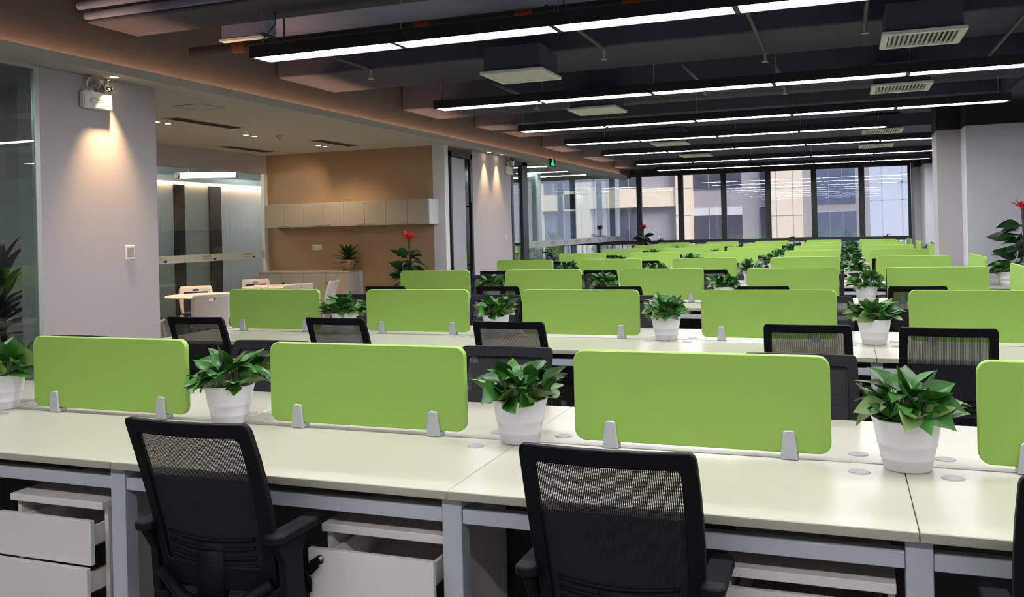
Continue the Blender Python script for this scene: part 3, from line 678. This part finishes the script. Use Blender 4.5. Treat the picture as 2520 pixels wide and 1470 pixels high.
def place_chair(near, loc, rz, lab):
    root, tr, key = (chn, chn_t, 'n') if near else (chf, chf_t, 'f')
    if not used[key]:
        used[key] = True; root.location = loc; root.rotation_euler = (0, 0, rz); root['label'] = lab; root['group'] = 'black task chairs'; return root
    return copy_tree(root, loc, rz, lab, 'black task chairs', tr)
for k in range(NB):
    near = k < 3
    for n in range(5):
        fx = FRONT[k][n] if k in FRONT else SX(n)+W/2 + rnd.uniform(-.2, .2)
        dy = {0: -.57, 1: -.79+.06*(n % 2), 2: -.72}.get(k, -.70 + rnd.uniform(-.08, .08))
        rz = 0 if k == 0 else rnd.uniform(-.05, .05)
        place_chair(near, (fx, BY[k]+dy, 0), rz, 'black mesh chair facing the windows, %s from pantry side, at %s bench from windows' % (ORD[4-n], ORD[NB-1-k]))
        rx = SX(n)+W/2 + .28 + (rnd.uniform(-.06, .03) if k else 0)
        if n == 0: rx -= .1
        place_chair(near, (rx, BY[k]+.415+(rnd.uniform(0, .1) if k else 0), 0), PI + (rnd.uniform(-.04, .04) if k else 0), 'black mesh chair facing away from windows, %s from pantry side, %s bench from windows' % (ORD[4-n], ORD[NB-1-k]))
# ------------------------------------------------------------------ foliage
def leaf_mesh(name, L, Wd, droop, fold, kind='heart', nl=6):
    mb = MB(); prof = {'heart': [.25, .86, 1, .92, .68, .34, 0], 'oval': [.05, .55, .88, 1, .82, .45, 0], 'strap': [.5, .85, 1, .95, .8, .5, 0], 'palm': [.3, .8, 1, .9, .7, .4, 0]}[kind]
    for i in range(nl+1):
        t = i/nl; wd = prof[i]*Wd/2; y = L*t; z = -droop*L*t*t
        for s in (-1, -.5, 0, .5, 1):
            mb.v.append((s*wd, y - (abs(s)*L*.12 if i == 0 and kind == 'heart' else 0), z + fold*abs(s)*wd + .05*wd*math.sin(i*2.1+s*3)))
    for i in range(nl):
        for j in range(4): a = i*5+j; mb.f.append((a, a+1, a+6, a+5))
    return mb.mesh(name, smooth=True)
LEAF = [leaf_mesh('leaf', .086, .070, .25, .30), leaf_mesh('leaf', .080, .066, .5, .15), leaf_mesh('leaf', .092, .070, -.1, .45), leaf_mesh('leaf', .076, .064, .35, .25)]
for me in LEAF: me.materials.append(M['leaf'])
LEAFP = [me.copy() for me in LEAF]
for me in LEAFP: me.materials.clear(); me.materials.append(M['leaf_pale'])
def orient(pos, az, el, roll=0, scale=1):
    f = Vector((math.cos(az)*math.cos(el), math.sin(az)*math.cos(el), math.sin(el)))
    side = Vector((math.sin(az), -math.cos(az), 0)); up = side.cross(f)
    m = Matrix((side, f, up)).transposed().to_4x4()
    return Matrix.Translation(pos) @ m @ Matrix.Rotation(roll, 4, 'Y') @ Matrix.Scale(scale, 4)
def pothos_leaves(seed, n=56):
    r = random.Random(seed); out = []; st = MB(); wide = r.uniform(.8, 1.15); tall = r.uniform(.9, 1.2)
    for i in range(n):
        t = (i+.5)/n; az = i*2.39996 + r.uniform(-.5, .5)
        pol = .10 + 1.32*t**.7                      # angle of the petiole from the vertical
        pet = r.uniform(.045, .085) if t < .7 else r.uniform(.03, .06)
        d = Vector((math.sin(pol)*math.cos(az)*wide, math.sin(pol)*math.sin(az)*wide, math.cos(pol)*tall))
        base = Vector((d.x*.05, d.y*.05, 0)); p = base + d*pet + Vector((0, 0, .012))
        laz = az + r.uniform(-1.0, 1.0)
        el = r.uniform(.15, 1.25) if t < .35 else (r.uniform(-.25, .95) if t < .7 else r.uniform(-.25, .75))
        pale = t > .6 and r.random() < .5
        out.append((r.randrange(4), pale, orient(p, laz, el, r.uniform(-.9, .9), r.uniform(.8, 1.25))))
        st.tube([base*.6, base+d*pet*.6, p], .0016, 4, False)
    return out, st.mesh('stems')
PV = [pothos_leaves(s) for s in range(5)]
me_pot = MB().lathe([(0, .004), (.060, .004), (.063, 0), (.066, .004), (.070, .03), (.0735, .033), (.0735, .04), (.079, .07), (.0825, .073), (.0825, .08), (.088, .112), (.0885, .118), (.0935, .138), (.0965, .145), (.0965, .150), (.091, .150), (.088, .132), (0, .130)], 36).mesh('pot', smooth=True)
me_soil = MB().lathe([(0, .136), (.05, .135), (.088, .132)], 24).mesh('soil')
def joined(leaves):
    m = MB()
    for li, pale, mx in leaves:
        n = len(m.v); me = LEAF[li]; m.v += [tuple(mx @ v.co) for v in me.vertices]; m.f += [tuple(n+i for i in p.vertices) for p in me.polygons]
    return m.mesh('foliage', smooth=True)
PJ = [joined(l) for l, _ in PV]
def pothos(loc, rz, var, near, lab, sc_=1):
    o = thing('potted_pothos', lab, 'potted plant', loc, rz, 'white potted pothos plants'); o.scale = (sc_,)*3
    obj('pot', me_pot, 'pot', o); obj('soil', me_soil, 'soil', o); obj('stems', PV[var][1], 'stem', o, (0, 0, .134))
    if near:
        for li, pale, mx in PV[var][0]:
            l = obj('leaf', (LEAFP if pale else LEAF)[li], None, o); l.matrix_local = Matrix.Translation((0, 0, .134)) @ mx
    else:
        f = obj('foliage', PJ[var], 'leaf', o, (0, 0, .134)); f['kind'] = 'stuff'
    return o
SEAM = ['between first and second', 'between second and third', 'between third and fourth', 'between fourth and fifth']
for k in range(NB):
    for n in range(4):
        x, y = SX(n), BY[k]
        if k == 0 and n == 0: x, y = SX(0)+.01, 2.83
        pothos((x + (rnd.uniform(-.04, .04) if k else 0), y + (rnd.uniform(-.03, .03) if k else -.0), DT+.0002), rnd.uniform(0, 6), (k*3+n*2+1) % 5, k < 4,
               'pothos in white pot %s screens from pantry side, %s bench from windows' % (SEAM[3-n], ORD[NB-1-k]))
for k in (2, 3, 6):
    pothos((1.64, BY[k]-.48, DT+.0002), 1.3*k, k % 5, k < 4, 'pothos in white pot on the end desk of %s bench from windows' % ORD[NB-1-k])
# tall floor plants with red flowers
BL = [leaf_mesh('leaf', .30, .155, .40, .2, 'oval'), leaf_mesh('leaf', .33, .15, .2, .15, 'oval'), leaf_mesh('leaf', .25, .14, .6, .25, 'oval')]
PET = leaf_mesh('petal', .11, .06, -.3, .3, 'oval')
for me in BL: me.materials.append(M['leaf_dark'])
PET.materials.append(M['flower'])
def flower_plant(loc, h, rad, lab, seed, sc_=1):
    r = random.Random(seed); o = thing('flowering_plant', lab, 'potted plant', loc, 0, 'tall plants with red flowers')
    MB().lathe([(0, 0), (.13, 0), (.17, .28), (.18, .30), (.165, .30), (.155, .26), (0, .26)], 24).build('pot', 'pot_dark', o, smooth=True)
    MB().tube([(0, 0, .25), (.02, .01, h*.6), (0, 0, h-.10)], .018, 8).build('stem', 'wood_stem', o, smooth=True)
    n = 78
    for i in range(n):
        t = i/n; z = .32 + (h-.56)*t; az = i*2.4+r.uniform(-.3, .3); el = .5*t - .25 + r.uniform(-.55, .5); q = rad*(.12+.4*(1-t)**.6)*r.uniform(.3, 1)
        l = obj('leaf', BL[i % 3], None, o); l.matrix_local = orient((math.cos(az)*q, math.sin(az)*q, z), az, el, r.uniform(-1.25, 1.25), sc_*r.uniform(.8, 1.15)*(1-.25*t))
    MB().tube([(0, 0, h-.2), (0, 0, h-.05)], .022, 8).build('flower_stalk', 'pot_dark', o)
    for i in range(11):
        az = i*2.4; el = (.9, .3, -.5)[i % 3]; l = obj('petal', PET, None, o); l.matrix_local = orient((math.cos(az)*.015, math.sin(az)*.015, h-.08+.03*(i % 3)), az, el, r.uniform(-.6, .6), r.uniform(1.1, 1.5))
    return o
flower_plant((-6.12, 12.0, 0), 1.45, .26, 'tall green plant with red flower in the corner by the tan wall', 1)
flower_plant((-5.12, 24.0, 0), 1.5, .24, 'tall green plant with red flower standing before the windows', 2)
flower_plant((2.16, 13.0, 0), 1.66, .40, 'large dark green plant with red flower against the white right wall', 3, 1.25)
# strap-leaved palms behind the glass
SL = [leaf_mesh('leaf', .40, .085, .35, .3, 'strap'), leaf_mesh('leaf', .34, .085, .1, .3, 'strap')]
for me in SL: me.materials.append(M['leaf_dark'])
def dracaena(loc, h, lab, seed, s=1, pot=True, n=34, cat='potted plant'):
    r = random.Random(seed); o = thing('dracaena_plant', lab, cat, loc)
    MB().lathe([(0, 0), (.14*s, 0), (.17*s, .26*s), (.16*s, .28*s), (0, .25*s)], 22).build('pot', 'pot_dark' if pot else 'vase', o, smooth=True)
    MB().tube([(0, 0, .2*s), (.01, 0, h)], .02*s, 8).build('stem', 'wood_stem', o)
    for i in range(n):
        t = i/n; az = i*2.4; z = h*(.55+.45*t) if h > .5 else h*(.4+.6*t); l = obj('leaf', SL[i % 2], None, o)
        l.matrix_local = orient((0, 0, z), az, .1+1.2*t+r.uniform(-.2, .2), r.uniform(-.4, .4), s*r.uniform(.8, 1.1))
    return o
dracaena((-6.35, 5.28, 0), 1.25, 'tall strap-leaved plant behind the near office glass', 4, 1.0, n=44)
dracaena((-6.75, 4.9, 0), .75, 'lower bushy plant behind the near office glass', 5, 1.1, n=44)
dracaena((-6.6, 20.6, 0), 1.2, 'palm-like plant inside the glazed meeting room', 6, 1.0)
dracaena((-8.55, 8.2, 0), .8, 'dark leafy plant in the pantry beside the glass wall', 8, 1.1)
# ------------------------------------------------------------------ pantry furniture
uc = thing('wall_cabinet', 'long cream wall cabinet with eight doors on the tan wall', 'cabinet', (-8.74, 12.07, 1.60))
cwid = 2.93; cd = cwid/8
MB().box(0, cwid, .018, .349, 0, .375).build('body', 'cab_side', uc)
dm = MB().box(.002, cd-.002, 0, .017, .003, .372).mesh('door', bevel=.0015); hm = MB().box(-.055, .055, -.012, 0, 0, .006).mesh('handle')
for i in range(8):
    d_ = obj('door', dm, 'cab', uc, (i*cd, 0, 0)); obj('handle', hm, 'frame_silver', d_, ((cd-.075 if i % 2 == 0 else .075), 0, .03))
lc = thing('low_cabinet', 'low cream cabinet with four doors under the wall cabinet', 'cabinet', (-8.80, 11.98, 0))
lw = 1.64
MB().box(0, lw, .018, .436, .06, .88).build('body', 'cab_side', lc); MB().box(-.005, lw+.005, -.006, .438, .88, .905).build('worktop', 'cab', lc, bevel=.002); MB().box(.02, lw-.02, .05, .42, 0, .06).build('plinth', 'plastic_dark', lc)
dl = MB().box(.002, lw/4-.002, 0, .017, .065, .876).mesh('door', bevel=.0015)
for i in range(4):
    d_ = obj('door', dl, 'cab', lc, (i*lw/4, 0, 0))
    if i in (1, 3):
        k_ = MB().tube([(.06, 0, .72), (.06, -.02, .72)], .012, 10).build('lock', 'key_steel', d_)
        kk = MB().prism([(.05, .735), (.085, .735), (.075, .715), (.068, .64), (.05, .64)], -.035, -.022).build('key', 'plastic_black', d_)
        MB().box(.03, .085, -.03, -.026, .47, .62).build('key_tag', 'lens_clear' if i == 3 else 'plastic_dark', d_) if i == 3 else None
va = dracaena((-7.29, 12.2, .905), .26, 'leafy plant in a glass vase on the low cabinet', 9, .62, False, 48)
# round tables and shell chairs
def round_table(x, y, lab):
    o = thing('round_table', lab, 'table', (x, y, 0), 0, 'round pantry tables')
    MB().lathe([(0, .74), (.44, .74), (.452, .734), (.452, .722), (.44, .715), (0, .715)], 40).build('table_top', 'table_white', o)
    MB().tube([(0, 0, .03), (0, 0, .715)], .035, 14).build('column', 'frame_silver', o, smooth=True)
    MB().lathe([(0, .035), (.05, .03), (.26, .012), (.26, 0), (0, 0)], 30).build('base', 'frame_silver', o)
round_table(-7.72, 9.30, 'round cream table in the pantry nearer the white emergency-lamp wall')
round_table(-7.81, 10.97, 'round cream table in the pantry nearer the low cabinet')
def shell_back():
    mb = MB(); NU, NV = 10, 10; T = .008
    for off in (0, T):
        for j in range(NV+1):
            v = j/NV; hw = .19+.03*math.sin(v*PI*.8) - .012*(v > .93)
            for i in range(NU+1):
                u = -1+2*i/NU; mb.v.append((hw*u, -.20-.06*v-.04*v*v+.04*u*u+off, .43+.385*v))
    n1 = (NU+1)*(NV+1)
    hole = {(i, 8) for i in range(4, 6)}
    for j in range(NV):
        for i in range(NU):
            if (i, j) in hole: continue
            a = j*(NU+1)+i; mb.f += [(a, a+1, a+NU+2, a+NU+1), (n1+a, n1+a+NU+1, n1+a+NU+2, n1+a+1)]
    for i in range(NU): mb.f += [(i, n1+i, n1+i+1, i+1), tuple(x+NV*(NU+1) for x in (i, i+1, n1+i+1, n1+i))]
    for j in range(NV): a = j*(NU+1); mb.f += [(a, a+NU+1, n1+a+NU+1, n1+a), (a+NU, n1+a+NU, n1+a+2*NU+1, a+2*NU+1)]
    return mb.mesh('shell_back', smooth=True)
ME_SB = shell_back()
ME_SS = MB().prism(rr(.215, .20, .06, 5), .415, .435, 'z').mesh('seat', bevel=.006)
ME_SP = MB().prism(rr(.19, .175, .06, 5), .436, .465, 'z').mesh('seat_pad', bevel=.012)
def bp():
    mb = MB()
    for j in range(7):
        for i in range(7):
            u, v = -1+2*i/6, .12+.68*j/6; mb.v.append((.16*u, -.20-.06*v-.04*v*v+.04*u*u*.7+.02, .43+.385*v))
    for j in range(6):
        for i in range(6): a = j*7+i; mb.f.append((a, a+1, a+8, a+7))
    return mb.mesh('back_pad', smooth=True)
ME_BP = bp()
ME_RIM = MB().tube([(.052*math.cos(2*PI*i/20), -.20-.06*.85-.04*.72+.004, .43+.385*.85+.02*math.sin(2*PI*i/20)) for i in range(21)], .006, 6, False).mesh('handle_rim', smooth=True)
def shell_chair(x, y, face, pad, lab):
    a = math.atan2(face[1]-y, face[0]-x) - PI/2
    o = thing('shell_chair', lab, 'chair', (x, y, 0), a, 'white pantry chairs')
    obj('shell_back', ME_SB, 'chair_white', o); obj('seat', ME_SS, 'chair_white', o); obj('handle_rim', ME_RIM, 'chair_white', o)
    p1_, p2_ = ME_SP.copy(), ME_BP.copy(); obj('seat_pad', p1_, pad, o); obj('back_pad', p2_, pad, o)
    for sx in (-1, 1):
        for sy in (-1, 1): MB().tube([(sx*.16, .02+sy*.14, .415), (sx*.2, .02+sy*.2, .0)], .012, 8).build('leg', 'frame_silver', o)
T1, T2 = (-7.72, 9.30), (-7.81, 10.97)
shell_chair(-7.05, 8.62, T1, 'pad_orange', 'white shell chair with back to the desks at the pantry table')
shell_chair(-8.12, 9.70, T1, 'pad_navy', 'white shell chair with navy pad at the pantry table, before the glass')
shell_chair(-7.45, 9.78, T1, 'pad_navy', 'white shell chair between the two round pantry tables')
shell_chair(-8.3, 8.95, T1, 'pad_navy', 'white shell chair beside the dark leafy pantry plant')
shell_chair(-8.32, 11.35, T2, 'pad_navy', 'white shell chair near low cabinet, beside the glass wall')
shell_chair(-7.22, 10.56, T2, 'pad_navy', 'white shell chair with back to the desks, nearer the low cabinet')
shell_chair(-7.15, 11.1, T2, 'pad_orange', 'white shell chair with orange pad beside the low cabinet')
# meeting room furniture
mt = thing('meeting_table', 'white meeting table inside the glazed room', 'table', (-8.0, 19.0, 0))
MB().box(-.6, .6, -1.2, 1.2, .72, .75).build('table_top', 'laminate', mt, bevel=.003)
for x in (-.5, .5):
    for y in (-1.1, 1.1): MB().box(x-.03, x+.03, y-.03, y+.03, 0, .72).build('leg', 'leg_metal', mt)
for i, (x, y, r_) in enumerate(((-7.05, 18.3, PI/2), (-7.05, 19.3, PI/2), (-6.9, 16.9, 2.4), (-8.95, 19.0, -PI/2))):
    q = copy_tree(chf, (x, y, .0125), r_, 'black chair in the glazed meeting room, %s' % ('glass side of the table', 'glass side of table nearer windows', 'alone near the glass door', 'wall side of the table')[i], 'meeting room chairs', chf_t)
